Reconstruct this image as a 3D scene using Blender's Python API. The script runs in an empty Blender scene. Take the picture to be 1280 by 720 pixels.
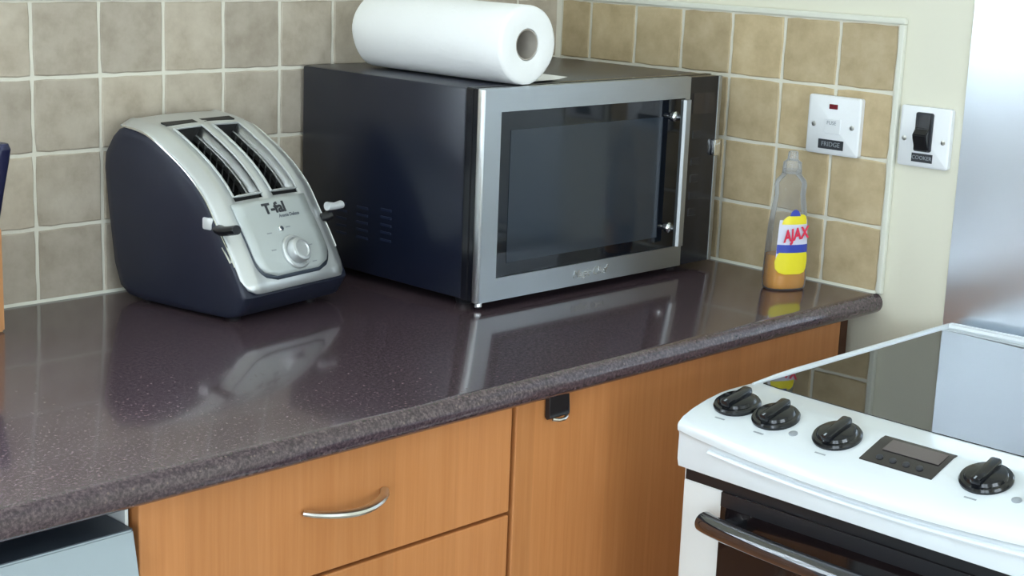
import bpy, bmesh, math, random
from mathutils import Vector, Matrix
random.seed(7)
S = bpy.context.scene
COL = S.collection
PI = math.pi

# ------------------------------------------------------------------ camera
cam_d = bpy.data.cameras.new('camera')
cam_d.sensor_width = 36.0
cam_d.lens = 1970.565 / 1280 * 36.0
cam_d.clip_start = 0.05
cam = bpy.data.objects.new('camera', cam_d)
COL.objects.link(cam)
R_ = Vector((0.70209954, -0.71107851, 0.03773049))
U_ = Vector((0.13124152, 0.18129915, 0.97463136))
F_ = Vector((0.69987991, 0.67933642, -0.22061308))
cam.matrix_world = Matrix(((R_.x, U_.x, -F_.x, -1.9475), (R_.y, U_.y, -F_.y, -1.8004),
                           (R_.z, U_.z, -F_.z, 1.38503), (0, 0, 0, 1)))
S.camera = cam

# ------------------------------------------------------------------ light
vs = S.view_settings
vs.view_transform = 'Standard'
vs.look = 'None'
vs.gamma = 1.0
vs.use_curve_mapping = False
vs.exposure = 0.06

world = bpy.data.worlds.new('world')
S.world = world
world.use_nodes = True
bg = world.node_tree.nodes['Background']
bg.inputs[0].default_value = (0.72, 0.86, 1.0, 1)
bg.inputs[1].default_value = 2.0

WIN = (-2.35, -1.20, 1.10, 2.15)      # window over the worktop in the back wall: x0 x1 z0 z1
PAT = (-3.00, -1.30, 0.08, 2.10)      # unseen garden door, added in the left wall for its light: y0 y1 z0 z1


def area(name, loc, rot, sx, sy, power, col):
    l = bpy.data.lights.new(name, 'AREA')
    l.shape = 'RECTANGLE'
    l.size = sx
    l.size_y = sy
    l.energy = power
    l.color = col
    o = bpy.data.objects.new(name, l)
    o.location = loc
    o.rotation_euler = rot
    COL.objects.link(o)
    return o


# daylight in the worktop window, fill from the added door and rear window
area('window_daylight', ((WIN[0] + WIN[1]) / 2, 0.16, (WIN[2] + WIN[3]) / 2), (-PI / 2, 0, 0),
     WIN[1] - WIN[0], WIN[3] - WIN[2], 116, (0.80, 0.91, 1.0))
area('added_door_fill', (-3.58, (PAT[0] + PAT[1]) / 2, (PAT[2] + PAT[3]) / 2), (PI / 2, 0, -PI / 2),
     PAT[1] - PAT[0], PAT[3] - PAT[2], 56, (0.83, 0.92, 1.0))
RWN = (-2.70, -1.00, 1.0, 2.1)        # unseen window added in the rear wall to brighten tiles and drawers
area('added_rear_fill', ((RWN[0] + RWN[1]) / 2, -4.18, (RWN[2] + RWN[3]) / 2), (PI / 2, 0, 0),
     RWN[1] - RWN[0], RWN[3] - RWN[2], 48, (0.84, 0.93, 1.0))


# ------------------------------------------------------------------ helpers
def lin(r, g, b):
    f = lambda c: c / 12.92 if c <= 0.04045 else ((c + 0.055) / 1.055) ** 2.4
    return (f(r / 255), f(g / 255), f(b / 255), 1)


def pset(b, **k):
    for n, v in k.items():
        n = n.replace('_', ' ')
        if n in b.inputs:
            b.inputs[n].default_value = v


def mat(name, col, rough=0.5, metal=0.0, **k):
    m = bpy.data.materials.new(name)
    m.use_nodes = True
    b = m.node_tree.nodes['Principled BSDF']
    b.inputs['Base Color'].default_value = col
    b.inputs['Roughness'].default_value = rough
    b.inputs['Metallic'].default_value = metal
    pset(b, **k)
    return m


def nodes(m):
    nt = m.node_tree
    return nt, nt.nodes, nt.links, nt.nodes['Principled BSDF']


def coords(nt, scale=(1, 1, 1), kind='Object'):
    tc = nt.nodes.new('ShaderNodeTexCoord')
    mp = nt.nodes.new('ShaderNodeMapping')
    mp.inputs['Scale'].default_value = scale
    nt.links.new(tc.outputs[kind], mp.inputs['Vector'])
    return mp.outputs[0]


def noise(nt, vec, scale, detail=3, rough=0.5):
    n = nt.nodes.new('ShaderNodeTexNoise')
    n.inputs['Scale'].default_value = scale
    n.inputs['Detail'].default_value = detail
    n.inputs['Roughness'].default_value = rough
    nt.links.new(vec, n.inputs['Vector'])
    return n.outputs[0]


def ramp(nt, fac, stops, interp='LINEAR'):
    r = nt.nodes.new('ShaderNodeValToRGB')
    r.color_ramp.interpolation = interp
    els = r.color_ramp.elements
    while len(els) < len(stops):
        els.new(0.5)
    for e, (p, c) in zip(els, stops):
        e.position = p
        e.color = c
    nt.links.new(fac, r.inputs[0])
    return r.outputs[0]


def mix(nt, fac, a, b, mode='MIX'):
    n = nt.nodes.new('ShaderNodeMix')
    n.data_type = 'RGBA'
    n.blend_type = mode
    for sock, v in ((n.inputs[0], fac), (n.inputs[6], a), (n.inputs[7], b)):
        if hasattr(v, 'links'):
            nt.links.new(v, sock)
        else:
            sock.default_value = v
    return n.outputs[2]


def bump(nt, h, strength, dist):
    b = nt.nodes.new('ShaderNodeBump')
    b.inputs['Strength'].default_value = strength
    b.inputs['Distance'].default_value = dist
    nt.links.new(h, b.inputs['Height'])
    nt.links.new(b.outputs[0], nt.nodes['Principled BSDF'].inputs['Normal'])


def obj(name, me, m=None, parent=None, loc=None):
    o = bpy.data.objects.new(name, me)
    if m is not None and not me.materials:
        me.materials.append(m)
    COL.objects.link(o)
    if parent is not None:
        o.parent = parent
    if loc is not None:
        o.location = loc
    return o


def mk(name, bm, m, parent=None, smooth=False, off=None, sharp=35):
    if off is not None:
        bmesh.ops.translate(bm, verts=bm.verts, vec=-Vector(off))
    bmesh.ops.recalc_face_normals(bm, faces=bm.faces)
    me = bpy.data.meshes.new(name)
    if smooth:
        for f in bm.faces:
            f.smooth = True
        for e in bm.edges:
            if len(e.link_faces) == 2 and e.calc_face_angle(0) > math.radians(sharp):
                e.smooth = False
    bm.to_mesh(me)
    bm.free()
    return obj(name, me, m, parent)


def thing(name, label, cat, loc=(0, 0, 0), rotz=0, group=None):
    o = bpy.data.objects.new(name, None)
    COL.objects.link(o)
    o.empty_display_size = 0.05
    o.location = loc
    o.rotation_euler = (0, 0, rotz)
    return tag(o, label, cat, group)


def tag(o, label, cat, group=None):
    o['label'] = label
    o['category'] = cat
    if group:
        o['group'] = group
    return o


def struct(o):
    o['kind'] = 'structure'
    return o


def B():
    return bmesh.new()


def box(bm, x0, x1, y0, y1, z0, z1, bev=0.0, seg=2):
    r = bmesh.ops.create_cube(bm, size=1)
    vs_ = r['verts']
    for v in vs_:
        v.co = Vector(((x0 + x1) / 2 + v.co.x * (x1 - x0), (y0 + y1) / 2 + v.co.y * (y1 - y0),
                       (z0 + z1) / 2 + v.co.z * (z1 - z0)))
    if bev > 0:
        es = list({e for v in vs_ for e in v.link_edges})
        bmesh.ops.bevel(bm, geom=es, offset=bev, segments=seg, affect='EDGES', profile=0.5)
    return bm


def bx(*a, **k):
    return box(B(), *a, **k)


def loft(bm, rings, cap=True, closed=True):
    rv = [[bm.verts.new(p) for p in r] for r in rings]
    n = len(rv[0])
    for a, b in zip(rv[:-1], rv[1:]):
        for i in range(n if closed else n - 1):
            j = (i + 1) % n
            bm.faces.new((a[i], a[j], b[j], b[i]))
    if cap and closed:
        bm.faces.new(list(reversed(rv[0])))
        bm.faces.new(rv[-1])
    return bm


def lathe(bm, prof, n=32, c=(0, 0, 0), axis='Z', cap=True):
    rings = []
    for r, h in prof:
        ring = []
        for i in range(n):
            a = 2 * PI * i / n
            p = (r * math.cos(a), r * math.sin(a), h)
            if axis == 'Y':
                p = (p[0], p[2], p[1])
            elif axis == 'X':
                p = (p[2], p[0], p[1])
            ring.append(Vector(p) + Vector(c))
        rings.append(ring)
    return loft(bm, rings, cap)


def tube(bm, pts, r, n=12, flat=1.0):
    pts = [Vector(p) for p in pts]
    rings = []
    up = Vector((0, 0, 1))
    for i, p in enumerate(pts):
        t = (pts[min(i + 1, len(pts) - 1)] - pts[max(i - 1, 0)]).normalized()
        ref = up if abs(t.dot(up)) < 0.95 else Vector((1, 0, 0))
        a = t.cross(ref).normalized()
        b = a.cross(t).normalized()
        rr = r[i] if isinstance(r, (list, tuple)) else r
        rings.append([p + a * rr * math.cos(2 * PI * k / n) + b * rr * flat * math.sin(2 * PI * k / n) for k in range(n)])
    return loft(bm, rings)


def prism(bm, poly, axis, h0, h1):
    """extrude a closed 2D outline; axis X: outline is (y, z); Y: (x, z); Z: (x, y)"""
    def P(p, h):
        return {'X': (h, p[0], p[1]), 'Y': (p[0], h, p[1]), 'Z': (p[0], p[1], h)}[axis]
    return loft(bm, [[P(p, h0) for p in poly], [P(p, h1) for p in poly]])


def rrect(x0, x1, y0, y1, r, n=6):
    out = []
    for cx, cy, a0 in ((x1 - r, y1 - r, 0), (x0 + r, y1 - r, 90), (x0 + r, y0 + r, 180), (x1 - r, y0 + r, 270)):
        for k in range(n + 1):
            a = math.radians(a0 + 90 * k / n)
            out.append((cx + r * math.cos(a), cy + r * math.sin(a)))
    return out


def text(name, body, size, m, parent, loc, rot, extrude=0.0002, shear=0.0, sx=1.0, bold=0.0):
    cu = bpy.data.curves.new(name, 'FONT')
    cu.body = body
    cu.size = size
    cu.extrude = extrude
    cu.shear = shear
    cu.offset = bold
    cu.align_x = 'CENTER'
    cu.align_y = 'CENTER'
    cu.resolution_u = 3
    t = bpy.data.objects.new(name, cu)
    COL.objects.link(t)
    me = bpy.data.meshes.new_from_object(t)
    bpy.data.objects.remove(t)
    bpy.data.curves.remove(cu)
    for v in me.vertices:
        v.co.x *= sx
    me.materials.clear()
    o = obj(name, me, m, parent, loc)
    o.rotation_euler = rot
    return o


def crom(pts, n=8):
    """catmull-rom through 2D points"""
    out = []
    P = [Vector(p) for p in pts]
    P = [P[0] * 2 - P[1]] + P + [P[-1] * 2 - P[-2]]
    for i in range(1, len(P) - 2):
        for k in range(n):
            t = k / n
            a, b, c, d = P[i - 1:i + 3]
            out.append(0.5 * ((2 * b) + (c - a) * t + (2 * a - 5 * b + 4 * c - d) * t * t + (3 * b - a - 3 * c + d) * t ** 3))
    out.append(P[-2])
    return out


# ------------------------------------------------------------------ materials
M = {}
M['paint'] = mat('cream_paint', lin(228, 225, 208), 0.75)
nt, N, L, b = nodes(M['paint'])
bump(nt, noise(nt, coords(nt), 90, 4), 0.15, 0.002)
M['white_paint'] = mat('ceiling_paint', lin(238, 238, 234), 0.8)
M['floor'] = mat('floor_vinyl', lin(186, 182, 174), 0.45)
M['grout'] = mat('grout', lin(230, 226, 212), 0.85)
nt, N, L, b = nodes(M['grout'])
bump(nt, noise(nt, coords(nt), 260, 3), 0.5, 0.001)


def stone(name, base, dark, light):
    m = mat(name, base, 0.62)
    nt, N, L, b = nodes(m)
    v = coords(nt)
    oi = nt.nodes.new('ShaderNodeObjectInfo')
    add = nt.nodes.new('ShaderNodeVectorMath')
    add.operation = 'MULTIPLY_ADD'
    add.inputs[1].default_value = (1, 1, 1)
    cmb = nt.nodes.new('ShaderNodeCombineXYZ')
    mul = nt.nodes.new('ShaderNodeMath')
    mul.operation = 'MULTIPLY'
    mul.inputs[1].default_value = 37.0
    L.new(oi.outputs['Random'], mul.inputs[0])
    for i in range(3):
        L.new(mul.outputs[0], cmb.inputs[i])
    L.new(v, add.inputs[0])
    L.new(cmb.outputs[0], add.inputs[2])
    n1 = noise(nt, add.outputs[0], 26, 5, 0.6)
    c = ramp(nt, n1, [(0.30, dark), (0.52, base), (0.74, light)])
    tone = ramp(nt, oi.outputs['Random'], [(0.0, (0.86, 0.85, 0.84, 1)), (0.5, (1, 0.99, 0.97, 1)), (1.0, (1.09, 1.07, 1.03, 1))])
    c = mix(nt, 1.0, c, tone, 'MULTIPLY')
    L.new(c, b.inputs['Base Color'])
    bump(nt, noise(nt, add.outputs[0], 120, 4), 0.25, 0.0015)
    return m


M['tile_grey'] = stone('grey_beige_stone', lin(188, 177, 162), lin(170, 158, 142), lin(200, 190, 176))
M['tile_tan'] = stone('tan_stone', lin(194, 175, 141), lin(178, 159, 126), lin(206, 189, 158))
M['trim'] = mat('white_trim', lin(226, 226, 214), 0.5)

M['worktop'] = mat('speckled_worktop', lin(70, 54, 54), 0.14, Coat_Weight=0.35, Coat_Roughness=0.06, Coat_IOR=1.6)
nt, N, L, b = nodes(M['worktop'])
v = coords(nt)
c = ramp(nt, noise(nt, v, 280, 3, 0.65), [(0.34, lin(52, 42, 47)), (0.5, lin(74, 60, 67)), (0.66, lin(100, 83, 88))])
vo = nt.nodes.new('ShaderNodeTexVoronoi')
vo.inputs['Scale'].default_value = 170
L.new(v, vo.inputs['Vector'])
fl = ramp(nt, vo.outputs['Distance'], [(0.16, (1, 1, 1, 1)), (0.26, (0, 0, 0, 1))])
pick = ramp(nt, vo.outputs['Color'], [(0.66, (0, 0, 0, 1)), (0.70, (1, 1, 1, 1))])
fl = mix(nt, 1.0, fl, pick, 'MULTIPLY')
c = mix(nt, fl, c, lin(108, 91, 90))
L.new(c, b.inputs['Base Color'])


def wood(name, mid, dk, lt):
    m = mat(name, mid, 0.38)
    nt, N, L, b = nodes(m)
    oi = nt.nodes.new('ShaderNodeObjectInfo')
    # broad veneer leaves across the width, fine vertical grain inside each
    vA = coords(nt, (9.0, 0.0, 0.0))
    vA = nt.nodes[-1].outputs[0]
    wn = nt.nodes.new('ShaderNodeTexVoronoi')
    wn.voronoi_dimensions = '1D'
    sep = nt.nodes.new('ShaderNodeSeparateXYZ')
    L.new(vA, sep.inputs[0])
    L.new(sep.outputs[0], wn.inputs['W'])
    wn.inputs['Scale'].default_value = 1.4
    leaf = ramp(nt, wn.outputs['Color'], [(0.1, (0.84, 0.83, 0.80, 1)), (0.9, (1.08, 1.07, 1.05, 1))])
    g = noise(nt, coords(nt, (150, 150, 5)), 1.0, 5, 0.6)
    c = ramp(nt, g, [(0.25, dk), (0.5, mid), (0.75, lt)])
    c = mix(nt, 1.0, c, leaf, 'MULTIPLY')
    L.new(c, b.inputs['Base Color'])
    return m


M['wood'] = wood('beech_veneer', lin(200, 133, 80), lin(192, 124, 72), lin(207, 141, 89))
M['wood_edge'] = mat('beech_edge', lin(150, 90, 52), 0.5)
M['carcass'] = mat('carcass_board', lin(96, 60, 42), 0.6)
M['block_wood'] = wood('knife_block_wood', lin(212, 152, 102), lin(192, 132, 84), lin(222, 166, 118))
M['plinth'] = mat('plinth_board', lin(120, 78, 48), 0.5)


def steel(name, col, rough, axis, amt=0.06):
    m = mat(name, col, rough, 1.0)
    nt, N, L, b = nodes(m)
    sc = [3, 3, 3]
    for i in range(3):
        if i != axis:
            sc[i] = 420
    g = noise(nt, coords(nt, tuple(sc)), 1.0, 3, 0.6)
    mr = nt.nodes.new('ShaderNodeMapRange')
    mr.inputs[3].default_value = rough - amt
    mr.inputs[4].default_value = rough + amt
    L.new(g, mr.inputs[0])
    L.new(mr.outputs[0], b.inputs['Roughness'])
    return m


M['steel_splash'] = steel('brushed_steel_sheet', (0.74, 0.80, 0.88, 1), 0.29, 2, 0.004)
M['steel_edge'] = mat('satin_edge_steel', (0.80, 0.82, 0.85, 1), 0.32, 1.0)
M['steel_door'] = steel('brushed_steel_door', (0.40, 0.42, 0.44, 1), 0.40, 0)
M['steel_toaster'] = steel('brushed_steel_toaster', (0.66, 0.68, 0.69, 1), 0.42, 1)
M['steel_toaster'].node_tree.nodes['Principled BSDF'].inputs['Metallic'].default_value = 0.75
M['silver_panel'] = mat('matt_silver_panel', (0.56, 0.60, 0.60, 1), 0.45, 0.3)
M['chrome'] = mat('chrome', (0.82, 0.84, 0.86, 1), 0.12, 1.0)
M['lever_tip'] = mat('bright_lever_tip', (0.86, 0.88, 0.90, 1), 0.3, 0.35)
M['satin'] = mat('satin_nickel', (0.66, 0.65, 0.62, 1), 0.28, 1.0)
M['black_plastic'] = mat('black_plastic', lin(24, 25, 30), 0.35)
M['toaster_side'] = mat('black_plastic_blue_haze', lin(34, 38, 55), 0.42)  # black plastic; lens haze and window sheen put into the navy tint
M['mw_case'] = mat('black_enamel_blue_haze', lin(22, 27, 43), 0.28)  # black case, its blue lift is haze and sheen mixed into the colour
M['vent'] = mat('vent_edge', lin(36, 44, 66), 0.3)
M['mw_panel'] = mat('black_gloss_panel', lin(22, 23, 30), 0.18)
M['mw_glass'] = mat('dark_door_glass', lin(14, 18, 26), 0.06)
M['key'] = mat('black_key', lin(28, 30, 38), 0.25)
M['mw_mesh'] = mat('door_mesh', lin(38, 46, 56), 0.10)
M['slot_dark'] = mat('slot_interior', lin(34, 34, 36), 0.6)
M['wire'] = mat('guide_wire', (0.42, 0.43, 0.44, 1), 0.38, 1.0)
M['enamel'] = mat('white_enamel', lin(220, 226, 231), 0.16, Coat_Weight=0.3)
M['appliance_white'] = mat('appliance_white', lin(226, 228, 228), 0.35)
M['ceran'] = mat('black_ceramic_glass', lin(14, 14, 15), 0.02, IOR=1.55)
M['oven_glass'] = mat('oven_door_glass', lin(26, 20, 22), 0.06)
M['display'] = mat('display_glass', lin(42, 38, 40), 0.12)
M['lcd'] = mat('display_lcd', lin(96, 88, 88), 0.2)
M['knob'] = mat('black_knob', lin(20, 22, 27), 0.14)
M['handle_gloss'] = mat('gloss_black_handle', lin(26, 29, 36), 0.08, IOR=1.8, Coat_Weight=0.8)
M['grey_print'] = mat('grey_print', lin(150, 156, 162), 0.5)
M['mid_print'] = mat('mid_grey_print', lin(104, 110, 116), 0.5)
M['dark_print'] = mat('dark_print', lin(52, 54, 60), 0.5)
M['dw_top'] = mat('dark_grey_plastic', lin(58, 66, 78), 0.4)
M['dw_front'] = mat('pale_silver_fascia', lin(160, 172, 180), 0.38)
M['plate_white'] = mat('white_thermoset', lin(236, 238, 242), 0.25)
M['neon'] = mat('red_neon_lens', lin(120, 22, 32), 0.2)
M['paper'] = mat('towel_paper', lin(246, 246, 246), 0.9)
nt, N, L, b = nodes(M['paper'])
bump(nt, noise(nt, coords(nt), 130, 3), 0.35, 0.002)
M['card'] = mat('cardboard_core', lin(176, 168, 158), 0.85)
M['label_blue'] = mat('label_blue', lin(48, 66, 172), 0.35)
M['label_white'] = mat('label_white', lin(214, 214, 232), 0.35)
M['label_yellow'] = mat('label_yellow', lin(238, 222, 40), 0.35)
M['label_red'] = mat('label_red', lin(226, 44, 78), 0.35)
M['liquid'] = mat('amber_liquid', lin(255, 182, 8), 0.06, Transmission_Weight=0.25, IOR=1.34)
M['knife_blue'] = mat('blue_black_handle', lin(30, 32, 66), 0.35)
M['blind'] = mat('upvc_white', lin(240, 240, 240), 0.3)


def clear(name, tint, amount):
    m = bpy.data.materials.new(name)
    m.use_nodes = True
    nt = m.node_tree
    for n in list(nt.nodes):
        nt.nodes.remove(n)
    out = nt.nodes.new('ShaderNodeOutputMaterial')
    tr = nt.nodes.new('ShaderNodeBsdfTransparent')
    tr.inputs[0].default_value = tint
    pb = nt.nodes.new('ShaderNodeBsdfPrincipled')
    pb.inputs['Base Color'].default_value = (0.8, 0.8, 0.8, 1)
    pb.inputs['Roughness'].default_value = 0.08
    fr = nt.nodes.new('ShaderNodeFresnel')
    fr.inputs[0].default_value = 1.45
    ad = nt.nodes.new('ShaderNodeMath')
    ad.operation = 'ADD'
    ad.use_clamp = True
    ad.inputs[1].default_value = amount
    nt.links.new(fr.outputs[0], ad.inputs[0])
    mx = nt.nodes.new('ShaderNodeMixShader')
    nt.links.new(ad.outputs[0], mx.inputs[0])
    nt.links.new(tr.outputs[0], mx.inputs[1])
    nt.links.new(pb.outputs[0], mx.inputs[2])
    nt.links.new(mx.outputs[0], out.inputs[0])
    return m


M['clear'] = clear('clear_plastic', (0.90, 0.90, 0.90, 1), 0.06)
M['cap'] = clear('frosted_cap', (0.88, 0.88, 0.88, 1), 0.22)
M['pane'] = clear('window_glass', (0.97, 0.98, 0.98, 1), 0.0)

# ------------------------------------------------------------------ room shell
P = 0.095                       # tile pitch
Z0 = 0.90                       # worktop level
XL, YR, HC = -3.4, -4.0, 2.4
x0, x1, z0, z1 = WIN
bm = B()
box(bm, XL, x0, 0, 0.12, 0, HC)
box(bm, x1, 0.12, 0, 0.12, 0, HC)
box(bm, x0, x1, 0, 0.12, 0, z0)
box(bm, x0, x1, 0, 0.12, z1, HC)
wall_back = struct(mk('wall_back', bm, M['paint']))
wall_right = struct(mk('wall_right', bx(0, 0.12, YR, 0, 0, HC), M['paint']))
a0, a1, c0, c1 = PAT
bm = B()
box(bm, XL - 0.12, XL, YR, a0, 0, HC)
box(bm, XL - 0.12, XL, a1, 0.12, 0, HC)
box(bm, XL - 0.12, XL, a0, a1, c1, HC)
box(bm, XL - 0.12, XL, a0, a1, 0, c0)
struct(mk('wall_left', bm, M['paint']))
e0, e1, f0, f1 = RWN
bm = B()
box(bm, XL - 0.12, e0, YR - 0.12, YR, 0, HC)
box(bm, e1, 0.12, YR - 0.12, YR, 0, HC)
box(bm, e0, e1, YR - 0.12, YR, 0, f0)
box(bm, e0, e1, YR - 0.12, YR, f1, HC)
struct(mk('wall_rear', bm, M['paint']))
w2 = bpy.data.objects.new('added_window', None)  # unseen window, put in as a fill light from behind the camera
COL.objects.link(w2)
struct(w2)
w2.location = ((e0 + e1) / 2, YR - 0.06, f0)
bm = B()
em = (e0 + e1) / 2
for q in ((e0, e0 + 0.05, f0, f1), (e1 - 0.05, e1, f0, f1), (e0, e1, f0, f0 + 0.05), (e0, e1, f1 - 0.05, f1), (em - 0.03, em + 0.03, f0, f1)):
    box(bm, q[0], q[1], YR - 0.09, YR - 0.03, q[2], q[3])
mk('window_frame', bm, M['blind'], w2, off=w2.location)
for q in ((e0 + 0.05, em - 0.03), (em + 0.03, e1 - 0.05)):
    mk('pane', bx(q[0], q[1], YR - 0.062, YR - 0.058, f0 + 0.05, f1 - 0.05), M['pane'], w2, off=w2.location)
struct(mk('floor', bx(XL, 0.12, YR, 0.12, -0.05, 0), M['floor']))
struct(mk('ceiling', bx(XL, 0.12, YR, 0.12, HC, HC + 0.05), M['white_paint']))

# window over the worktop (left of the picture) and the garden door added for its light
w = bpy.data.objects.new('window_1', None)
COL.objects.link(w)
struct(w)
w.location = ((x0 + x1) / 2, 0.06, z0)
bm = B()
for q in ((x0, x0 + 0.05, z0, z1), (x1 - 0.05, x1, z0, z1), (x0, x1, z0, z0 + 0.05), (x0, x1, z1 - 0.05, z1)):
    box(bm, q[0], q[1], 0.03, 0.09, q[2], q[3])
mk('window_frame', bm, M['blind'], w, off=w.location)
xm = (x0 + x1) / 2
mk('mullion', bx(xm - 0.03, xm + 0.03, 0.035, 0.085, z0 + 0.05, z1 - 0.05), M['blind'], w, off=w.location)
for q in ((x0 + 0.05, xm - 0.03), (xm + 0.03, x1 - 0.05)):
    mk('pane', bx(q[0], q[1], 0.058, 0.062, z0 + 0.05, z1 - 0.05), M['pane'], w, off=w.location)
mk('window_sill', bx(x0, x1, -0.02, 0.03, z0 - 0.015, z0 + 0.008, bev=0.004), M['blind'], w, off=w.location)
d = bpy.data.objects.new('added_door', None)
COL.objects.link(d)
struct(d)
d.location = (XL - 0.06, (a0 + a1) / 2, c0)
am = (a0 + a1) / 2
bm = B()
for q in ((a0, a0 + 0.07, c0, c1), (a1 - 0.07, a1, c0, c1), (a0, a1, c0, c0 + 0.1), (a0, a1, c1 - 0.07, c1),
          (am - 0.06, am + 0.06, c0, c1)):
    box(bm, XL - 0.09, XL - 0.03, q[0], q[1], q[2], q[3])
mk('door_frame', bm, M['blind'], d, off=d.location)
for q in ((a0 + 0.07, am - 0.06), (am + 0.06, a1 - 0.07)):
    mk('pane', bx(XL - 0.062, XL - 0.058, q[0], q[1], c0 + 0.1, c1 - 0.07), M['pane'], d, off=d.location)

# ------------------------------------------------------------------ tiles, every one an object
TB = 0.006                       # tile face stands this far off the wall
GB = 0.0045                      # grout level


def tile_mesh(wd, ht, seed):
    rnd = random.Random(seed)
    bm = B()
    ring0, ring1, ring2 = [], [], []
    n = 5
    pts = []
    for k in range(n):
        pts.append((-0.5 + k / n, -0.5))
    for k in range(n):
        pts.append((0.5, -0.5 + k / n))
    for k in range(n):
        pts.append((0.5 - k / n, 0.5))
    for k in range(n):
        pts.append((-0.5, 0.5 - k / n))
    for px, pz in pts:
        j = rnd.uniform(-0.0007, 0.0007)
        X = px * wd + (j if abs(px) == 0.5 else 0)
        Z = pz * ht + (rnd.uniform(-0.0007, 0.0007) if abs(pz) == 0.5 else 0)
        if abs(px) == 0.5 and abs(pz) == 0.5:
            X *= 0.985
            Z *= 0.985
        ring0.append((X, 0.0, Z))
        ring1.append((X, -TB + 0.0012, Z))
        ring2.append((X - math.copysign(min(0.0016, abs(X)), X), -TB, Z - math.copysign(min(0.0016, abs(Z)), Z)))
    loft(bm, [ring0, ring1, ring2])
    bmesh.ops.recalc_face_normals(bm, faces=bm.faces)
    me = bpy.data.meshes.new('tile')
    for f in bm.faces:
        f.smooth = False
    bm.to_mesh(me)
    bm.free()
    return me


GAP = 0.0045
variants = {'g': [tile_mesh(P - GAP, P - GAP, s) for s in range(5)], 't': [tile_mesh(P - GAP, P - GAP, s + 10) for s in range(5)]}
for me in variants['g']:
    me.materials.append(M['tile_grey'])
for me in variants['t']:
    me.materials.append(M['tile_tan'])
XJ = -0.96485                    # a vertical joint on the back wall
YJ = -0.64084                    # right-hand edge of the tiling on the right wall
mk('grout', bx(XL, 0, -GB, 0, Z0, Z0 + 2 * P), M['grout'], wall_back)
mk('grout', bx(WIN[1] + 0.02, 0, -GB, 0, Z0 + 2 * P, Z0 + 4 * P), M['grout'], wall_back)
mk('grout', bx(-GB, 0, YJ, 0, Z0, Z0 + 4 * P), M['grout'], wall_right)
rnd = random.Random(3)
for j in range(4):
    for i in range(-16, 11):
        xa, xb = XJ + i * P, XJ + (i + 1) * P
        if j >= 2 and xa < WIN[1] + 0.02:
            continue
        zc = Z0 + (j + 0.5) * P
        if xb > -0.005:
            me = tile_mesh(-TB - GAP / 2 - xa - GAP / 2, P - GAP, 99 + j)
            me.materials.append(M['tile_grey'])
            if -TB - GAP - xa < 0.006:
                continue
            obj('tile', me, None, wall_back, ((xa + GAP / 2 + -TB - GAP / 2) / 2, -0.0005, zc))
            continue
        o = obj('tile', rnd.choice(variants['g']), None, wall_back, ((xa + xb) / 2, -0.0005, zc))
    for k in range(0, 7):
        ya, yb = YJ + k * P, YJ + (k + 1) * P
        zc = Z0 + (j + 0.5) * P
        if yb > -TB:
            me = tile_mesh(-TB - ya - GAP, P - GAP, 120 + j)
            me.materials.append(M['tile_tan'])
            yc = (ya - TB) / 2
        else:
            me = rnd.choice(variants['t'])
            yc = (ya + yb) / 2
        o = obj('tile', me, None, wall_right, (-0.0005, yc, zc))
        o.rotation_euler = (0, 0, -PI / 2)

ZT = Z0 + 4 * P
struct(mk('trim_1', bx(WIN[1] + 0.02, 0, -0.009, 0, ZT, ZT + 0.009, bev=0.002), M['trim']))
struct(mk('trim_2', bx(-0.009, 0, YJ - 0.009, 0, ZT, ZT + 0.009, bev=0.002), M['trim']))
struct(mk('trim_3', bx(-0.009, 0, YJ - 0.009, YJ, Z0, ZT, bev=0.002), M['trim']))
bm = B()
prism(bm, [(-0.0065, Z0), (-0.0100, Z0), (-0.0065, Z0 + 0.0035)], 'X', -2.6, -0.006)
struct(mk('trim_4', bm, M['trim']))
bm = B()
prism(bm, [(-0.0065, Z0), (-0.0100, Z0), (-0.0065, Z0 + 0.0035)], 'Y', YJ, -0.006)
struct(mk('trim_5', bm, M['trim']))

# ------------------------------------------------------------------ worktop
WT = 0.030
WF = -0.650
prof = [(-0.0005, Z0), (-0.0005, Z0 - WT)]
rr = WT / 2
for k in range(0, 13):
    a = -PI / 2 - PI * k / 12
    prof.append((WF + rr + rr * 1.0 * math.cos(a), Z0 - rr + rr * math.sin(a)))
bm = B()
prism(bm, prof, 'X', -2.6, -0.0008)
wt = mk('worktop', bm, M['worktop'], smooth=True)
tag(wt, 'dark brown speckled glossy worktop with a rounded front edge', 'worktop')

# ------------------------------------------------------------------ base units
CF = -0.617                      # face of the doors and drawers
ZB = Z0 - WT - 0.002


def handle(parent, xc, zc, wdt, off):
    bm = B()
    pts = []
    for k in range(17):
        t = k / 16
        pts.append((xc - wdt / 2 + wdt * t, CF - 0.003 - 0.026 * math.sin(PI * t) ** 0.7, zc - 0.003 * math.sin(PI * t)))
    tube(bm, pts, [0.0048 + 0.0012 * math.sin(PI * k / 16) for k in range(17)], 10, 0.7)
    return mk('handle', bm, M['satin'], parent, True, off)


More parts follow.
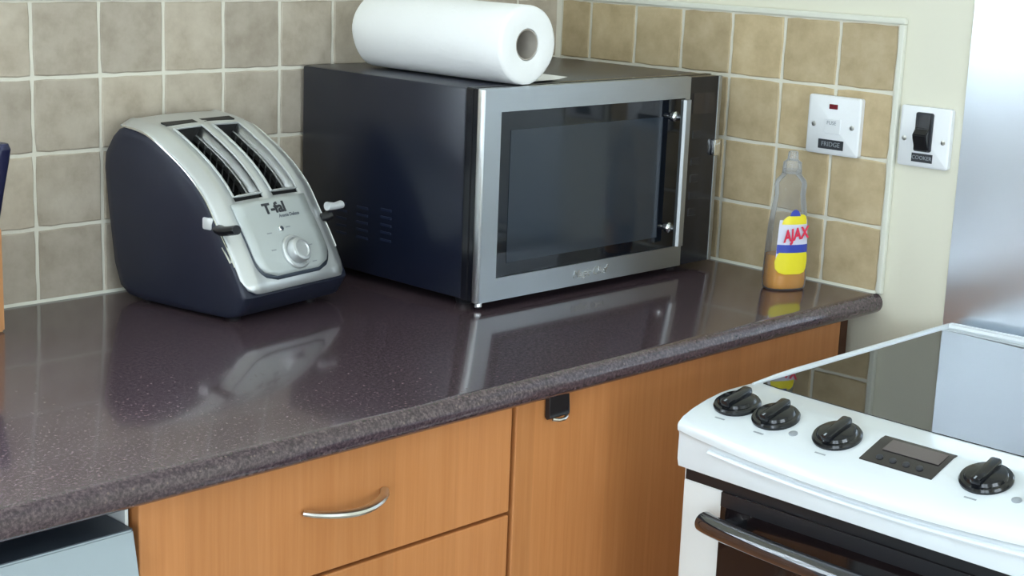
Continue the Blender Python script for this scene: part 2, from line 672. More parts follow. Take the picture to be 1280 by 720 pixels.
dl, dr = -1.208, -0.7175
du = thing('drawer_unit', 'orange beech drawer unit under the worktop with bow handles', 'drawer unit', ((dl + dr) / 2, -0.3, 0))
off = du.location
bm = B()
box(bm, dl, dl + 0.018, CF + 0.02, -0.01, 0.12, ZB)
box(bm, dr - 0.018, dr, CF + 0.02, -0.01, 0.12, ZB)
box(bm, dl + 0.018, dr - 0.018, CF + 0.03, -0.01, 0.12, 0.138)
box(bm, dl + 0.018, dr - 0.018, -0.03, -0.01, 0.138, ZB)
box(bm, dl + 0.018, dr - 0.018, CF + 0.022, -0.03, ZB - 0.02, ZB)
mk('body', bm, M['carcass'], du, off=off)
mk('plinth', bx(dl, dr, CF + 0.06, CF + 0.075, 0, 0.118), M['plinth'], du, off=off)
for za, zb in ((0.7365, ZB - 0.001), (0.585, 0.7325), (0.36, 0.581), (0.124, 0.356)):
    dw = mk('drawer', bx(dl + 0.002, dr - 0.002, CF, CF + 0.018, za, zb, bev=0.0016), M['wood'], du, off=off)
    dw['label'] = 'beech drawer front with a bow handle'
    handle(dw, -0.9645, (za + zb) / 2 + 0.007 if zb > 0.8 else zb - 0.06, 0.106, off)
cl, cr = -0.7135, -0.003
cu = thing('corner_cabinet', 'plain beech cupboard beside the drawers, behind the white cooker', 'cabinet', ((cl + cr) / 2, -0.3, 0))
off = cu.location
bm = B()
box(bm, cl, cl + 0.018, CF + 0.02, -0.01, 0.12, ZB)
box(bm, cr - 0.018, cr, CF + 0.02, -0.01, 0.12, ZB)
box(bm, cl + 0.018, cr - 0.018, CF + 0.03, -0.01, 0.12, 0.138)
box(bm, cl + 0.018, cr - 0.018, -0.03, -0.01, 0.138, ZB)
mk('body', bm, M['carcass'], cu, off=off)
mk('plinth', bx(cl, cr, CF + 0.06, CF + 0.075, 0, 0.118), M['plinth'], cu, off=off)
mk('door', bx(cl + 0.001, cr - 0.05, CF, CF + 0.018, 0.124, ZB - 0.001, bev=0.0016), M['wood'], cu, off=off)

# small black catch clipped over the top of that door
hk = thing('door_hook', 'small black hook hanging from the top of the plain cupboard door', 'hook', (-0.651, CF - 0.001, ZB - 0.002))
bm = B()
pr = [(-0.0005, 0.0), (-0.008, 0.0), (-0.008, -0.022), (-0.010, -0.026), (-0.0035, -0.029), (-0.0005, -0.026)]
prism(bm, [(q[0], q[1]) for q in pr], 'X', -0.017, 0.017)
bmesh.ops.bevel(bm, geom=list(bm.edges), offset=0.001, segments=1, affect='EDGES')
mk('strap', bm, M['black_plastic'], hk)
bm = B()
tube(bm, [(-0.012, -0.009, -0.0275), (-0.005, -0.0125, -0.029), (0.005, -0.0125, -0.029), (0.012, -0.009, -0.0275)], 0.0022, 8)
mk('lip', bm, M['satin'], hk, True)

# ------------------------------------------------------------------ dishwasher at the left
wl, wr = -1.81, -1.212
dwt = thing('dishwasher', 'white dishwasher under the worktop, silver door ajar with a dark top edge', 'dishwasher', ((wl + wr) / 2, -0.3, 0))
off = dwt.location
bm = B()
box(bm, wl, wl + 0.03, -0.548, -0.02, 0.1, 0.838)
box(bm, wr - 0.024, wr - 0.002, -0.548, -0.02, 0.1, 0.838)
box(bm, wl + 0.03, wr - 0.024, -0.548, -0.02, 0.816, 0.838)
box(bm, wl + 0.03, wr - 0.024, -0.05, -0.02, 0.1, 0.816)
box(bm, wl + 0.03, wr - 0.024, -0.548, -0.05, 0.1, 0.13)
mk('body', bm, M['appliance_white'], dwt, off=off)
mk('side_strip', bx(wr - 0.0032, wr, -0.6085, -0.40, 0.80, 0.8675), M['appliance_white'], dwt, off=off)
mk('plinth', bx(wl, wr - 0.002, -0.56, -0.54, 0.0, 0.1), M['dw_top'], dwt, off=off)
DWT = 0.8425
door = mk('door', bx(wl, wr - 0.004, -0.622, -0.552, 0.14, DWT - 0.055, bev=0.002), M['dw_front'], dwt, off=off)
bm = B()
prism(bm, [(-0.5505, DWT), (-0.624, DWT), (-0.634, DWT - 0.045), (-0.62, DWT - 0.054), (-0.5505, DWT - 0.054)], 'X', wl, wr - 0.004)
bmesh.ops.bevel(bm, geom=list(bm.edges), offset=0.0015, segments=2, affect='EDGES')
fas = mk('fascia', bm, M['dw_front'], door, off=off)
tp = mk('top_edge', bx(wl + 0.0005, wr - 0.0045, -0.6225, -0.43, DWT - 0.001, DWT + 0.0012), M['dw_top'], door, off=off)
tp['label'] = 'dark grey top edge of the door'

# ------------------------------------------------------------------ steel sheet behind the cooker
CY0, CY1 = -0.763, -1.268
bm = bx(-0.003, -0.0005, CY1 - 0.01, -0.7475, 0.80, 1.62, bev=0.0006, seg=1)
sp = mk('splashback', bm, M['steel_splash'])
tag(sp, 'brushed stainless steel splashback sheet on the wall behind the cooker', 'splashback')

# ------------------------------------------------------------------ microwave
mx0, mx1, my0, my1, mz0, mz1 = -0.5515, -0.0575, -0.384, -0.014, 0.912, 1.190
mw = thing('microwave', 'black microwave oven with a stainless steel framed glass door', 'microwave', ((mx0 + mx1) / 2, -0.2, Z0))
off = mw.location
bf = my0 + 0.034
mk('case', bx(mx0 + 0.001, mx1 - 0.001, bf, my1, mz0, mz1 - 0.001, bev=0.004), M['mw_case'], mw, True, off)
mk('front_bezel', bx(mx0 + 0.0005, mx1, my0 + 0.0205, bf, mz0 - 0.001, mz1, bev=0.002), M['mw_panel'], mw, off=off)
dxr = -0.1335
gx0, gx1, gz0, gz1 = -0.5195, -0.1425, 0.942, 1.1595
dd = B()
for q in ((mx0, gx0, mz0, mz1), (gx1, dxr, mz0, mz1), (gx0, gx1, mz0, gz0), (gx0, gx1, gz1, mz1)):
    box(dd, q[0], q[1], my0, my0 + 0.0105, q[2], q[3])
bmesh.ops.remove_doubles(dd, verts=dd.verts, dist=1e-5)
mdoor = mk('door', dd, M['steel_door'], mw, off=off)
mdoor['label'] = 'brushed steel door frame'
bm = bx(mx0 - 0.0015, mx0 + 0.0025, my0 - 0.0008, my0 + 0.0100, mz0, mz1 - 0.001, bev=0.001)
mk('edge_trim', bm, M['steel_edge'], mdoor, True, off)
mk('door_back', bx(mx0 + 0.001, dxr, my0 + 0.0125, my0 + 0.0200, mz0 + 0.001, mz1 - 0.001), M['mw_panel'], mdoor, off=off)
gl = mk('door_glass', bx(gx0, gx1, my0 + 0.0025, my0 + 0.012, gz0, gz1), M['mw_glass'], mdoor, off=off)
gl['label'] = 'dark glass door window'
mk('mesh_screen', bx(-0.499, -0.190, my0 + 0.0018, my0 + 0.003, 0.960, 1.135), M['mw_mesh'], mdoor, off=off)
hx = -0.1645
bm = B()
hr = [(hx - 0.0075, -0.3985), (hx - 0.008, -0.4035), (hx - 0.005, -0.4070), (hx + 0.005, -0.4070), (hx + 0.008, -0.4035), (hx + 0.0075, -0.3985)]
prism(bm, hr, 'Z', 0.948, 1.160)
hb = mk('handle', bm, M['steel_door'], mw, off=off)
hb['label'] = 'upright brushed steel bar handle'
for zz in (0.972, 1.134):
    bm = B()
    lathe(bm, [(0.005, -0.3987), (0.0048, -0.392), (0.0055, -0.387), (0.0075, -0.3845), (0.0075, my0 + 0.0025)], 16, (hx, 0, zz), 'Y')
    mk('standoff', bm, M['chrome'], mw, True, off)
cp = mk('control_panel', bx(dxr + 0.0015, mx1 - 0.009, my0 + 0.001, my0 + 0.0195, mz0, mz1 - 0.001, bev=0.001), M['mw_panel'], mw, off=off)
mk('display_window', bx(-0.125, -0.075, my0 + 0.0002, my0 + 0.002, 1.135, 1.165), M['display'], mw, off=off)
for zz in (1.105, 1.065, 1.04, 1.015, 0.99):
    mk('key', bx(-0.122, -0.102, my0 + 0.0002, my0 + 0.002, zz - 0.006, zz + 0.006, bev=0.001, seg=1), M['key'], mw, off=off)
mk('side_trim', bx(mx1 - 0.0085, mx1, my0 + 0.001, my0 + 0.0195, mz0, mz1 - 0.001, bev=0.001), M['steel_door'], mw, off=off)
mk('button', bx(-0.0755, -0.0605, my0 - 0.006, my0 + 0.002, 1.071, 1.096, bev=0.003), M['chrome'], mw, True, off)
for fx in (mx0 + 0.03, mx1 - 0.03):
    for fy in (my0 + 0.055, my1 - 0.04):
        bm = B()
        lathe(bm, [(0.011, Z0), (0.012, Z0 + 0.003), (0.013, mz0 + 0.0005)], 16, (fx, fy, 0))
        mk('foot', bm, M['black_plastic'], mw, True, off)
bm = B()
lathe(bm, [(0.004, Z0 + 0.003), (0.0055, Z0 + 0.005), (0.0055, mz0)], 12, (mx0 + 0.013, my0 + 0.012, 0))
mk('hinge_pin', bm, M['chrome'], mw, True, off)
for r_ in range(5):
    zz = 1.008 - r_ * 0.0105
    for yc, wd, zz_ in ((-0.200, 0.022, zz), (-0.150, 0.024, zz - 0.004), (-0.105, 0.022, zz - 0.004)):
        mk('vent_slot', bx(mx0 + 0.0003, mx0 + 0.0016, yc - wd / 2, yc + wd / 2, zz_ - 0.0016, zz_ + 0.0016), M['vent'], mw, off=off)
text('brand_lettering', 'Magic Chef', 0.0155, M['chrome'], mw, Vector((-0.335, my0 - 0.0003, 0.9275)) - Vector(off), (PI / 2, 0, 0), 0.0008, 0.25)

# ------------------------------------------------------------------ kitchen roll on the microwave
RR = 0.052
roll = thing('kitchen_roll', 'white kitchen paper roll lying on top of the microwave', 'paper roll', (-0.465, -0.2, mz1 + 0.0005))
off = roll.location
bm = B()
n = 48
rings = []
yA, yB = -0.374, -0.075
prof = [(0.021, yA + 0.002), (0.030, yA + 0.001), (RR * 0.9, yA), (RR * 0.975, yA + 0.002), (RR, yA + 0.006)]
for k in range(1, 8):
    prof.append((RR, yA + 0.006 + (yB - yA - 0.018) * k / 7))
prof += [(RR * 0.98, yB - 0.006), (RR * 0.93, yB - 0.002), (RR * 0.84, yB), (0.021, yB), (0.0205, (yA + yB) / 2), (0.021, yA + 0.002)]
for r_, h in prof:
    ring = []
    for i in range(n):
        a = 2 * PI * i / n
        q = 1.0
        if r_ > 0.03:
            q = 1 + 0.014 * math.sin(3 * a + 0.8) + 0.010 * math.sin(5 * a + h * 9)
        zz = RR + r_ * q * math.sin(a)
        zz = max(zz, 0.0008 + 0.02 * max(0, RR * 0.7 - r_) / RR)
        ring.append((r_ * q * math.cos(a), h - off[1], zz))
    rings.append(ring)
loft(bm, rings, cap=False)
mk('paper', bm, M['paper'], roll, True, sharp=50)
bm = B()
lathe(bm, [(0.0202, yA + 0.003 - off[1]), (0.0202, yB - 0.002 - off[1]), (0.0187, yB - 0.002 - off[1]), (0.0187, yA + 0.003 - off[1]), (0.0202, yA + 0.003 - off[1])], 32, (0, 0, RR), 'Y', cap=False)
mk('core', bm, M['card'], roll, True)
bm = B()
pts = [(0.000, 0.0004), (0.03, 0.0006), (0.06, 0.0010), (0.085, 0.0016), (0.102, 0.0040)]
loft(bm, [[(p[0], yA + 0.022 - off[1] + 0.01 * i / 4, p[1]) for i, p in enumerate(pts)] + [(p[0], yA + 0.022 - off[1], p[1] + 0.0011) for p in reversed(pts)],
          [(p[0], yB - 0.01 - off[1], p[1]) for p in pts] + [(p[0], yB - 0.01 - off[1], p[1] + 0.0011) for p in reversed(pts)]])
mk('loose_sheet', bm, M['paper'], roll)

# ------------------------------------------------------------------ toaster
TA = math.radians(10)
TW = 0.187
HW = TW / 2
P0 = Vector((-0.835, -0.235, Z0))
tn = Vector((math.cos(TA), math.sin(TA), 0))
ts = thing('toaster', 'two slot toaster with brushed steel top and black sides', 'toaster', tuple(P0 + tn * HW), TA)
core = [(0.1842, 0.228), (0.142, 0.2211), (0.1009, 0.2004), (0.0661, 0.1774), (0.0373, 0.15), (0.0143, 0.1152), (-0.0035, 0.0885), (-0.0235, 0.053), (-0.031, 0.037)]
arc = crom([(0.194, 0.2275)] + core, 10)
# body: side outline swept across with rounded shoulders
outl = [(q.x, q.y - 0.003) for q in crom(core, 4)]
outl += [(-0.026, 0.026), (-0.016, 0.010), (0.000, 0.004), (0.06, 0.003), (0.15, 0.003), (0.180, 0.006), (0.195, 0.016), (0.206, 0.045), (0.2165, 0.12), (0.2215, 0.172), (0.2195, 0.190), (0.205, 0.212), (0.193, 0.2225)]
cx = sum(q[0] for q in outl) / len(outl)
cz = 0.11
rings = []
for u, s in ((-HW - 0.003, 0.90), (-HW - 0.001, 0.975), (-HW + 0.0015, 0.99), (-HW + 0.010, 0.998), (HW - 0.010, 0.998), (HW - 0.0015, 0.99), (HW + 0.001, 0.975), (HW + 0.003, 0.90)):
    def ring(u, s, sink):
        out = []
        for q in outl:
            v_, w_ = cx + (q[0] - cx) * s, max(0.003, cz + (q[1] - cz) * s)
            if sink and w_ > 0.075:
                v_, w_ = v_ + 0.02 if v_ < 0.15 else v_ - 0.01, w_ - 0.06
            out.append((u, v_, w_))
        return out
    rings.append(ring(u, s, False))
    if abs(abs(u) - (HW - 0.010)) < 1e-6:
        if u < 0:
            rings.append(ring(u + 0.002, s, True))
        else:
            rings.insert(-1, ring(u - 0.002, s, True))
bm = B()
loft(bm, rings)
mk('body', bm, M['toaster_side'], ts, True, sharp=50)
# steel sheet over the curved top
arcl = [0.0]
for a, b_ in zip(arc[:-1], arc[1:]):
    arcl.append(arcl[-1] + (b_ - a).length)
TOT = arcl[-1]


def on_arc(s, lift):
    s = max(0, min(TOT, s))
    i = max(k for k in range(len(arcl) - 1) if arcl[k] <= s + 1e-9)
    t = (s - arcl[i]) / (arcl[i + 1] - arcl[i])
    p = arc[i].lerp(arc[i + 1], t)
    i0, i1 = max(0, i - 3), min(len(arc) - 1, i + 4)
    tg = (arc[i1] - arc[i0]).normalized()
    return Vector((p.x + lift * tg.y, p.y - lift * tg.x))


def crown(u):
    a = abs(u)
    if a > 0.074:
        return 0.0060 - 0.0080 * (a - 0.074) / (HW - 0.074)
    return 0.0060 - 0.0022 * min(1, (0.074 - a) / 0.010) + 0.0025 * (1 - (a / 0.074) ** 2)


S0 = 0.010                       # arc length between the sheet's back edge and the first measured point
slots = [(-0.055, -0.006, S0 + 0.050, S0 + 0.176), (0.012, 0.061, S0 + 0.050, S0 + 0.176)]
us = sorted(set([-HW, -0.088, -0.080, -0.076, -0.072, -0.066, -0.055, -0.006, 0.003, 0.012, 0.061, 0.066, 0.072, 0.076, 0.080, 0.088, HW] + [-0.055 + 0.049 * k / 4 for k in range(5)] + [0.012 + 0.049 * k / 4 for k in range(5)]))
ss = [0.004, 0.012, 0.024, 0.036, 0.048, 0.058] + [0.066 + 0.126 * k / 10 for k in range(11)] + [0.192 + (TOT - 0.192) * k / 9 for k in range(1, 10)]
bm = B()
grid = {}
for a, s in enumerate(ss):
    for c, u in enumerate(us):
        # round the two front corners
        se = s
        over = abs(u) - (HW - 0.022)
        if over > 0:
            lim = TOT - (0.022 - math.sqrt(max(0, 0.022 ** 2 - over ** 2)))
            se = min(s, lim)
        q = on_arc(se, crown(u))
        grid[a, c] = bm.verts.new((u, q.x, q.y))
for a in range(len(ss) - 1):
    for c in range(len(us) - 1):
        um, sm = (us[c] + us[c + 1]) / 2, (ss[a] + ss[a + 1]) / 2
        if any(s_[0] < um < s_[1] and s_[2] < sm < s_[3] for s_ in slots):
            continue
        try:
            bm.faces.new((grid[a, c], grid[a, c + 1], grid[a + 1, c + 1], grid[a + 1, c]))
        except ValueError:
            pass
bmesh.ops.remove_doubles(bm, verts=bm.verts, dist=2e-5)
loose = [v_ for v_ in bm.verts if not v_.link_faces]
bmesh.ops.delete(bm, geom=loose, context='VERTS')
tsheet = mk('steel_top', bm, M['steel_toaster'], ts, True, sharp=60)
tsheet['label'] = 'curved brushed steel top'
sm_ = tsheet.modifiers.new('thickness', 'SOLIDIFY')
sm_.thickness = 0.0022
sm_.offset = -1
# chrome edge line beside the dark flank
for sg in (-1, 1):
    bm = B()
    tube(bm, [(sg * (HW + 0.0002), on_arc(s, -0.0022).x, on_arc(s, -0.0022).y) for s in [0.01 + (TOT - 0.05) * k / 30 for k in range(31)]], 0.0014, 8)
    mk('edge_bead', bm, M['chrome'], ts, True)
# slot wells: dark liners, raised rims, wire guides
for (ua, ub, sa, sb) in slots:
    bm = B()
    top, bot = [], []
    nS = 10
    for k in range(nS + 1):
        s = sa + (sb - sa) * k / nS
        top.append((s, on_arc(s, 0.0055)))
    ring_t = [(ua + 0.0004, q.x, q.y) for s, q in top] + [(ub - 0.0004, q.x, q.y) for s, q in reversed(top)]
    ring_b = [(ua + 0.003, q.x + 0.012, q.y - 0.040) for s, q in top] + [(ub - 0.003, q.x + 0.012, q.y - 0.040) for s, q in reversed(top)]
    loft(bm, [ring_t, ring_b], cap=False)
    bm.faces.new([v_ for v_ in bm.verts][len(ring_t):])
    lin_ = mk('slot_liner', bm, M['slot_dark'], ts)
    bm = B()
    rim = [(ua, sa), (ub, sa), (ub, sb), (ua, sb)]
    path = []
    for (pa, pb) in zip(rim, rim[1:] + rim[:1]):
        for k in range(8):
            u = pa[0] + (pb[0] - pa[0]) * k / 8
            s = pa[1] + (pb[1] - pa[1]) * k / 8
            q = on_arc(s, crown(u) + 0.0004)
            path.append(Vector((u, q.x, q.y)))
    path.append(path[0].copy())
    tube(bm, path, 0.0018, 8)
    mk('slot_rim', bm, M['steel_toaster'], ts, True)
    # slanted steel bread guide down the right side of the slot
    bm = B()
    g0 = [(ub - 0.001, on_arc(sa + (sb - sa) * k / 10, 0.0045)) for k in range(11)]
    g1 = [(ub - 0.012, on_arc(sa + (sb - sa) * k / 10, -0.013)) for k in range(11)]
    loft(bm, [[(u, q.x, q.y) for u, q in g0], [(u, q.x, q.y) for u, q in g1]], cap=False, closed=False)
    pl = mk('guide_plate', bm, M['wire'], ts, True)
    pl.modifiers.new('thickness', 'SOLIDIFY').thickness = 0.0008
    for du_ in (0.010, 0.036):
        bm = B()
        pts = []
        for k in range(13):
            s = sa + 0.006 + (sb - sa - 0.012) * k / 12
            q = on_arc(s, -0.004)
            pts.append((ua + du_, q.x, q.y))
        tube(bm, pts, 0.0013, 6)
        mk('bread_guide', bm, M['wire'], ts, True)
    for k in range(9):
        s = sa + 0.012 + (sb - sa - 0.024) * k / 8
        q = on_arc(s, -0.005)
        bm = B()
        tube(bm, [(ua + 0.037, q.x, q.y), (ua + 0.040, q.x + 0.006, q.y - 0.022)], 0.0010, 6)
        mk('guide_wire', bm, M['wire'], ts, True)
    # warming-rack hinge recess behind each slot
    q0, q1 = on_arc(sa - 0.020, crown((ua + ub) / 2) + 0.0006), on_arc(sa - 0.010, crown((ua + ub) / 2) + 0.0006)
    bm = B()
    loft(bm, [[(ua - 0.004, q0.x, q0.y), (ua - 0.004, q0.x, q0.y - 0.004), (ua - 0.004, q1.x, q1.y - 0.004), (ua - 0.004, q1.x, q1.y)],
              [(ub + 0.002, q0.x, q0.y), (ub + 0.002, q0.x, q0.y - 0.004), (ub + 0.002, q1.x, q1.y - 0.004), (ub + 0.002, q1.x, q1.y)]])
    mk('vent', bm, M['slot_dark'], ts)

# raised control tongue on the front with a dark sheet drawn as shade round its edge


def tongue(u0, u1, sa, sb, lift, thick, rad, m, name):
    out = [(u0, sa), (u1, sa)]
    nn = 8
    pts = []
    for k in range(9):
        pts.append((u0 + (u1 - u0) * k / 8, sa))
    sN = [sa + (sb - rad - sa) * k / 6 for k in range(1, 6)]
    pts += [(u1, s) for s in sN]
    for k in range(nn + 1):
        a = PI / 2 * k / nn
        pts.append((u1 - rad + rad * math.cos(a), sb - rad + rad * math.sin(a)))
    for k in range(nn + 1):
        a = PI / 2 + PI / 2 * k / nn
        pts.append((u0 + rad + rad * math.cos(a), sb - rad + rad * math.sin(a)))
    pts += [(u0, s) for s in reversed(sN)]
    # rows across so the plate follows the curve
    bm = B()
    rows = 14
    g = []
    for r in range(rows + 1):
        s = sa + (sb - sa) * r / rows
        ins = 0
        if s > sb - rad:
            d_ = s - (sb - rad)
            ins = rad - math.sqrt(max(0, rad * rad - d_ * d_))
        row = []
        for c in range(9):
            u = (u0 + ins) + (u1 - u0 - 2 * ins) * c / 8
            q = on_arc(s, crown(u) + lift)
            row.append(bm.verts.new((u, q.x, q.y)))
        g.append(row)
    for r in range(rows):
        for c in range(8):
            bm.faces.new((g[r][c], g[r][c + 1], g[r + 1][c + 1], g[r + 1][c]))
    o = mk(name, bm, m, ts, True, sharp=60)
    so = o.modifiers.new('thickness', 'SOLIDIFY')
    so.thickness = thick
    so.offset = -1
    return o


tongue(-0.0685, 0.0685, 0.224, TOT - 0.012, 0.0006, 0.001, 0.030, M['dw_top'], 'panel_drawn_shadow')
tongue(-0.066, 0.066, 0.196, TOT - 0.0165, 0.0030, 0.003, 0.028, M['silver_panel'], 'control_panel')


def frame_at(u, s, lift):
    q = on_arc(s, crown(u) + lift)
    qa, qb = on_arc(s - 0.008, crown(u) + lift), on_arc(s + 0.008, crown(u) + lift)
    dn = Vector((0, qb.x - qa.x, qb.y - qa.y)).normalized()
    xr = Vector((1, 0, 0))
    up = -dn
    nn = xr.cross(up)
    Mx = Matrix(((xr.x, up.x, nn.x), (xr.y, up.y, nn.y), (xr.z, up.z, nn.z)))
    return Vector((u, q.x, q.y)), Mx.to_euler()


sD = 0.272
p_, r_ = frame_at(0.004, sD, 0.003)
bm = B()
lathe(bm, [(0.0225, 0.0), (0.0225, 0.003), (0.021, 0.0045), (0.018, 0.0046), (0.0175, 0.003)], 36)
o = mk('dial_ring', bm, M['steel_toaster'], ts, True)
o.location, o.rotation_euler = p_, r_
bm = B()
lathe(bm, [(0.0165, 0.002), (0.016, 0.012), (0.0145, 0.0145), (0.011, 0.0150), (0.010, 0.0135)], 36)
o = mk('dial', bm, M['steel_toaster'], ts, True)
o.location, o.rotation_euler = p_, r_
p_, r_ = frame_at(-0.004, sD - 0.033, 0.003)
bm = B()
lathe(bm, [(0.004, 0), (0.004, 0.002), (0.003, 0.003)], 16)
o = mk('button', bm, M['chrome'], ts, True)
o.location, o.rotation_euler = p_, r_
p_, r_ = frame_at(0.001, 0.210, 0.0033)
text('brand_lettering', 'T-fal', 0.0195, M['dark_print'], ts, p_, r_, 0.0003, 0.0, 1.12, 0.0007)
p_, r_ = frame_at(0.022, 0.2215, 0.0033)
text('model_lettering', 'Avante Deluxe', 0.0062, M['mid_print'], ts, p_, r_, 0.0002, 0.2, 1.0, 0.0002)
for du_, ds in ((-0.026, -0.030), (0.010, -0.034), (-0.030, -0.008), (0.036, -0.006), (0.033, 0.016)):
    p_, r_ = frame_at(du_, sD + ds, 0.0032)
    o = mk('dial_mark', bx(-0.004, 0.004, -0.0007, 0.0007, 0, 0.0003), M['grey_print'], ts)
    o.location, o.rotation_euler = p_, r_
# lever at each flank: a black paddle with a chrome tip in a chrome rail
for sg in (-1, 1):
    q = on_arc(0.228, 0.0)
    bm = B()
    tube(bm, [(sg * (HW - 0.004), q.x + 0.010, q.y + 0.004), (sg * (HW + 0.003), q.x - 0.004, q.y + 0.004), (sg * (HW + 0.004), q.x - 0.016, q.y + 0.006), (sg * (HW + 0.003), q.x - 0.028, q.y + 0.009)] if sg < 0 else
         [(sg * (HW - 0.006), q.x + 0.002, q.y - 0.004), (sg * (HW + 0.003), q.x - 0.002, q.y - 0.002), (sg * (HW + 0.009), q.x - 0.004, q.y)], 0.008, 12, 0.75)
    lv = mk('lever', bm, M['black_plastic'], ts, True)
    bm = B()
    if sg < 0:
        box(bm, -HW - 0.005, -HW + 0.002, q.x + 0.014, q.x + 0.030, q.y + 0.002, q.y + 0.018, bev=0.003)
    else:
        tube(bm, [(HW + 0.002, q.x - 0.004, q.y + 0.012), (HW + 0.014, q.x - 0.007, q.y + 0.011), (HW + 0.027, q.x - 0.007, q.y + 0.012)], [0.0070, 0.0056, 0.0064], 12, 0.85)
    mk('lever_tip', bm, M['lever_tip'], lv, True)
    q2 = on_arc(0.262, 0)
    bm = B()
    tube(bm, [(sg * (HW + 0.0005), q2.x + 0.016, q2.y + 0.012), (sg * (HW + 0.0005), q2.x + 0.002, q2.y - 0.006)], 0.003, 10, 0.5)
    mk('lever_rail', bm, M['chrome'], ts, True)
for fu in (-0.07, 0.07):
    for fv in (0.015, 0.165):
        bm = B()
        lathe(bm, [(0.009, 0.0), (0.010, 0.004)], 16, (fu, fv, 0))
        mk('foot', bm, M['black_plastic'], ts, True)

# ------------------------------------------------------------------ washing-up liquid bottle
BA = math.atan2(-0.90, -0.44) + PI / 2       # local -y faces this way
bt = thing('cleaner_bottle', 'clear bottle with amber cleaner and yellow and blue label beside the wall', 'bottle', (-0.088, -0.538, Z0 + 0.0003), BA)


def oval(w_, d_, z, n=40, p=2.6):
    out = []
    for i in range(n):
        a = 2 * PI * i / n
        c, s = math.cos(a), math.sin(a)
        out.append((w_ / 2 * math.copysign(abs(c) ** (2 / p), c), d_ / 2 * math.copysign(abs(s) ** (2 / p), s), z))
    return out


shape = [(0.052, 0.034, 0.0), (0.0575, 0.039, 0.003), (0.0590, 0.040, 0.010), (0.0580, 0.0395, 0.035), (0.0560, 0.0385, 0.065), (0.0520, 0.037, 0.095), (0.0450, 0.034, 0.120), (0.0395, 0.031, 0.135), (0.0400, 0.032, 0.142), (0.0420, 0.033, 0.150), (0.0380, 0.031, 0.157), (0.0270, 0.0255, 0.163), (0.0225, 0.0225, 0.168), (0.0225, 0.0225, 0.172)]
shape = [(w_ * 1.08, d_ * 1.08, z) for w_, d_, z in shape]


def wd_at(z):
    for a, b_ in zip(shape[:-1], shape[1:]):
        if a[2] <= z <= b_[2]:
            t = (z - a[2]) / (b_[2] - a[2])
            return a[0] + (b_[0] - a[0]) * t, a[1] + (b_[1] - a[1]) * t
    return shape[-1][:2]


bm = B()
loft(bm, [oval(w_, d_, z) for w_, d_, z in shape])
mk('shell', bm, M['clear'], bt, True, sharp=60)
bm = B()
zs = [0.0025, 0.006, 0.012, 0.03, 0.046, 0.0505]
loft(bm, [oval(wd_at(z)[0] - 0.003, wd_at(z)[1] - 0.003, z) for z in zs])
mk('liquid', bm, M['liquid'], bt, True, sharp=60)
bm = B()
lathe(bm, [(0.0135, 0.1665), (0.0140, 0.168), (0.0130, 0.182), (0.0100, 0.184), (0.0078, 0.186), (0.0070, 0.196), (0.0050, 0.198)], 24)
mk('cap', bm, M['cap'], bt, True)


def label_patch(name, outline, m, lift, parent):
    """patch of label hugging the front of the bottle; outline rows: (z, xl, xr) as fractions of half width"""
    bm = B()
    rows = []
    for z, fl_, fr_ in outline:
        w_, d_ = wd_at(z)
        row = []
        for k in range(9):
            f = fl_ + (fr_ - fl_) * k / 8
            yy = -(d_ / 2 + lift) * (1 - min(0.999, abs(f)) ** 2.6) ** (1 / 2.6)
            row.append(bm.verts.new((f * w_ / 2, yy - lift * 0.3, z)))
        rows.append(row)
    for a, b_ in zip(rows[:-1], rows[1:]):
        for k in range(8):
            bm.faces.new((a[k], a[k + 1], b_[k + 1], b_[k]))
    return mk(name, bm, m, parent, True)


lab = label_patch('label', [(0.040 + 0.062 * k / 8, -0.80, 0.80) for k in range(9)], M['label_white'], 0.0006, bt)
label_patch('label_band', [(0.054, -0.80, 0.80), (0.060, -0.80, 0.80), (0.067, -0.80, 0.80)], M['label_blue'], 0.0009, lab)
label_patch('label_lemon', [(0.0245, -0.4, 0.4), (0.027, -0.66, 0.62), (0.032, -0.8, 0.74), (0.042, -0.84, 0.80), (0.050, -0.78, 0.80), (0.0555, -0.70, 0.74)], M['label_yellow'], 0.0012, lab)
label_patch('label_crest', [(0.096, -0.70, 0.72), (0.102, -0.66, 0.74), (0.107, -0.50, 0.70), (0.110, -0.2, 0.5)], M['label_yellow'], 0.0010, lab)
label_patch('label_peak', [(0.108, -0.36, 0.30), (0.114, -0.26, 0.2), (0.117, -0.1, 0.05)], M['label_blue'], 0.0013, lab)
w_, d_ = wd_at(0.08)
lt = text('brand_lettering', 'AJAX', 0.0235, M['label_red'], lab, (0.001, -d_ / 2 - 0.0022, 0.0815), (PI / 2, math.radians(-10), 0), 0.0003, 0.2, 0.72, 0.0007)

# ------------------------------------------------------------------ wall switches


def plate(name, label, cat, yc, zc, wd, ht, base_x):
    t = thing(name, label, cat, (base_x, yc, zc), -PI / 2, 'white electrical plates on the right wall')
    bm = B()
    outl = rrect(-wd / 2, wd / 2, -ht / 2, ht / 2, 0.004)
    ins = rrect(-wd / 2 + 0.0025, wd / 2 - 0.0025, -ht / 2 + 0.0025, ht / 2 - 0.0025, 0.003)
    loft(bm, [[(p[0], 0, p[1]) for p in outl], [(p[0], -0.0075, p[1]) for p in outl], [(p[0], -0.0095, p[1]) for p in ins]])
    mk('faceplate', bm, M['plate_white'], t, True, sharp=50)
    return t


